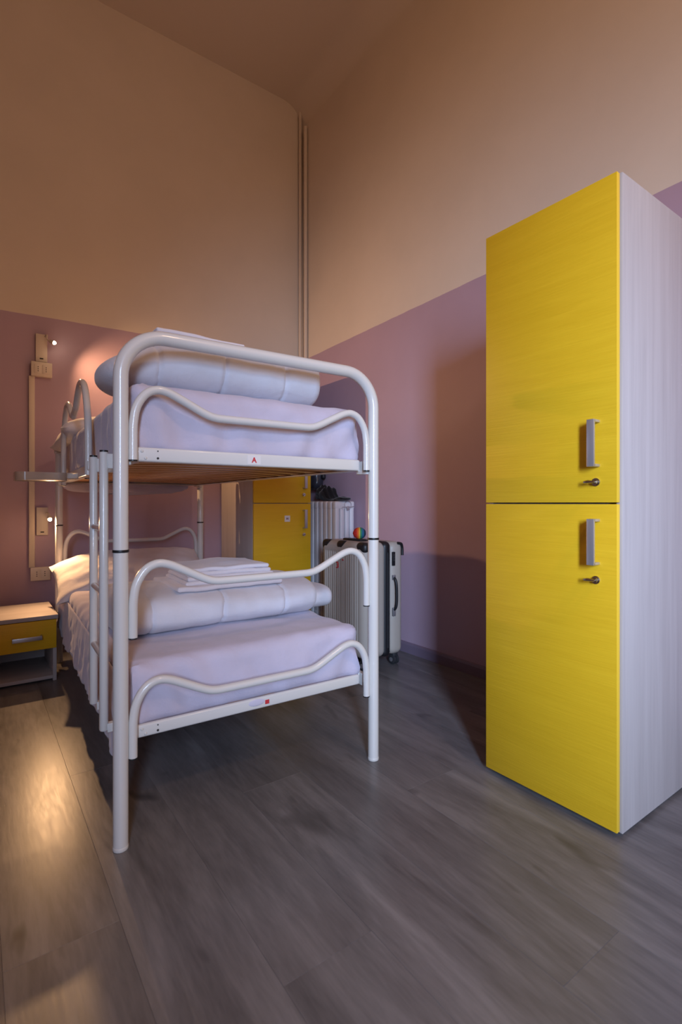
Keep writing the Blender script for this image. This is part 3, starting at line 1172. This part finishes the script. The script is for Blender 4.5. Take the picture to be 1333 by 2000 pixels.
# dark jacket hung on a hook on the locker side
jk = thing('hanging_jacket', 'dark jacket hanging on the wall above the black bag on the radiator', 'jacket', (2.225, 3.46, 1.06))
bm = rounded_grid(0.045, 0.085, 0.20, 0.035, 0.014,
                  lambda co, nn: co + nn * (0.014 * nz(co.x, co.y, co.z * 0.3, 14, 2) + 0.006 * nz(co.x, co.y, co.z, 30, 5)))
obj('jacket_body', shift(bm, (0.0, 0.0, 0.22)), mat('dark_shiny_nylon', (0.035, 0.038, 0.055), 0.28), jk)
bm = rounded_grid(0.020, 0.024, 0.13, 0.018, 0.012, lambda co, nn: co + nn * 0.006 * nz(co.x, co.y, co.z * 0.4, 18, 7))
obj('sleeve', shift(bm, (0.030, -0.095, 0.23)), mat('dark_nylon', (0.015, 0.016, 0.022), 0.5), jk)
obj('hook', tube(smooth_path([(0.065, 0, 0.47), (0.03, 0, 0.465), (0.015, 0, 0.48), (0.012, 0, 0.495)], 4), 0.005, 8), M_CHROME, jk)

# ------------------------------------------------------------------ suitcase
S = thing('suitcase', 'large champagne hard-shell suitcase with black zip band and ribbed face', 'suitcase', (1.795, 2.262, 0))
# local: x thickness (0..0.30), y width (0..0.44), z height
SW, SH0, SH1 = 0.44, 0.066, 0.742
NR = 17


def rib(co, nn):
    q = co.copy()
    if nn.x < -0.6 and abs(co.y) < SW / 2 - 0.035 and co.z > -0.28 and co.z < 0.275:
        ph = (co.y + SW / 2 - 0.035) / (SW - 0.07) * NR
        f = ph - math.floor(ph)
        if f < 0.28:
            q.x += 0.006
    return q


def shell(x0, x1, fn=None, step=0.02):
    bm = rounded_grid((x1 - x0) / 2, SW / 2, (SH1 - SH0) / 2, 0.042, step, fn)
    return shift(bm, ((x0 + x1) / 2, SW / 2, (SH0 + SH1) / 2))


fs = obj('front_shell', shell(0.0, 0.175, rib, 0.0062), M_SHELL, S)
obj('back_shell', shell(0.20, 0.307), M_SHELL, S)
zb = rounded_grid(0.034, SW / 2 + 0.003, (SH1 - SH0) / 2 + 0.004, 0.033, 0.03)
shift(zb, (0.176, SW / 2, (SH0 + SH1) / 2))
zip_ = obj('zip_band', zb, M_BLACK, S)
for zz in (0.0,):
    pts = []
    for k in range(0, 41):
        s = k / 40
        pts.append((0.176, -0.0045, 0.12 + 0.56 * s))
    obj('zip_teeth', tube(pts, 0.0028, 8), M_RUB, zip_)


def corner_guard(x, y):
    bm = rounded_grid(0.030, 0.045, 0.032, 0.026, 0.02)
    return shift(bm, (x, y, SH1 - 0.030))


obj('corner_guard', corner_guard(0.0305, 0.0425), M_BLACK, S)
obj('corner_guard', corner_guard(0.0305, SW - 0.0425), M_BLACK, S)
obj('corner_guard', corner_guard(0.0305, SW - 0.20), M_BLACK, S)
cg = bmesh.new()
add_tube(cg, smooth_path([(0.262, 0.006, SH1 - 0.010), (0.288, 0.004, SH1 - 0.016), (0.302, 0.010, SH1 - 0.040), (0.304, 0.010, SH1 - 0.085)], 5), 0.0085, 10)
obj('corner_guard', cg, M_BLACK, S)
obj('lock', box(0.213, 0.232, -0.008, 0.004, 0.600, 0.682, 0.003), M_BLACK, S)
dl = bmesh.new()
for k in range(3):
    add_box(dl, 0.217, 0.228, -0.0095, -0.007, 0.628 + 0.015 * k, 0.638 + 0.015 * k, 0.001, 1)
obj('dial', dl, M_RUB, S)
hb = smooth_path([(0.224, 0.004, 0.530), (0.224, -0.012, 0.522), (0.226, -0.022, 0.495), (0.228, -0.024, 0.43), (0.227, -0.022, 0.372), (0.225, -0.012, 0.345), (0.225, 0.004, 0.338)], 5)
obj('side_handle', tube(hb, 0.0085, 10), M_BLACK, S)
hm = bmesh.new()
add_box(hm, 0.214, 0.236, -0.009, 0.004, 0.300, 0.352, 0.004)
add_box(hm, 0.214, 0.236, -0.009, 0.004, 0.515, 0.545, 0.004)
obj('handle_mount', hm, M_ALU, S)
th = bmesh.new()
add_box(th, 0.075, 0.125, 0.13, 0.31, SH1 - 0.004, SH1 + 0.012, 0.006)
obj('top_handle', th, M_BLACK, S)
for (x, y) in ((0.265, 0.045), (0.265, SW - 0.045), (0.04, 0.045), (0.04, SW - 0.045)):
    wb = bmesh.new()
    for dx in (-0.013, 0.013):
        add_tube(wb, [(x + dx - 0.008, y, 0.029), (x + dx - 0.006, y, 0.029), (x + dx + 0.006, y, 0.029), (x + dx + 0.008, y, 0.029)], [0.024, 0.029, 0.029, 0.024], 22)
    wh = obj('wheel', wb, M_RUB, S)
    hub = bmesh.new()
    add_tube(hub, [(x - 0.023, y, 0.029), (x + 0.023, y, 0.029)], 0.013, 14)
    obj('hub', hub, M_ALU, wh)
    fk = bmesh.new()
    add_box(fk, x - 0.019, x + 0.019, y - 0.020, y + 0.020, 0.045, 0.086, 0.010, 3)
    obj('wheel_housing', fk, M_RUB, wh)
# red emblem on the ribbed face
em = bmesh.new()
pts = [(-0.0015, 0.262 + 0.011 * math.cos(R(a)), 0.595 + 0.017 * math.sin(R(a))) for a in range(50, 315, 15)]
add_tube(em, smooth_path(pts, 2), 0.0032, 8)
add_tube(em, smooth_path([(-0.0015, 0.262, 0.595), (-0.0015, 0.250, 0.592), (-0.0015, 0.250, 0.580)], 3), 0.003, 8)
add_tube(em, [(-0.0015, 0.208, 0.628), (-0.0015, 0.203, 0.634), (-0.0015, 0.196, 0.628)], 0.003, 8)
e0 = obj('emblem', em, M_RED, fs)
e0['label'] = 'small dark red emblem'

pb = bmesh.new()
bmesh.ops.create_icosphere(pb, subdivisions=3, radius=1.0)
for v in pb.verts:
    c = v.co.copy()
    f = 1 + 0.08 * nz(c.x, c.y, c.z, 3.0, 5)
    v.co = Vector((c.x * 0.040 * f, c.y * 0.036 * f, c.z * 0.036 * f))
po = obj('pompom', pb, M_RAINBOW)
po.location = (1.905, 2.445, 0.754 + 0.034)
po.rotation_euler = (0, 0, R(-36))
tag(po, 'round rainbow-striped knitted ball lying on top of the suitcase', 'ball')
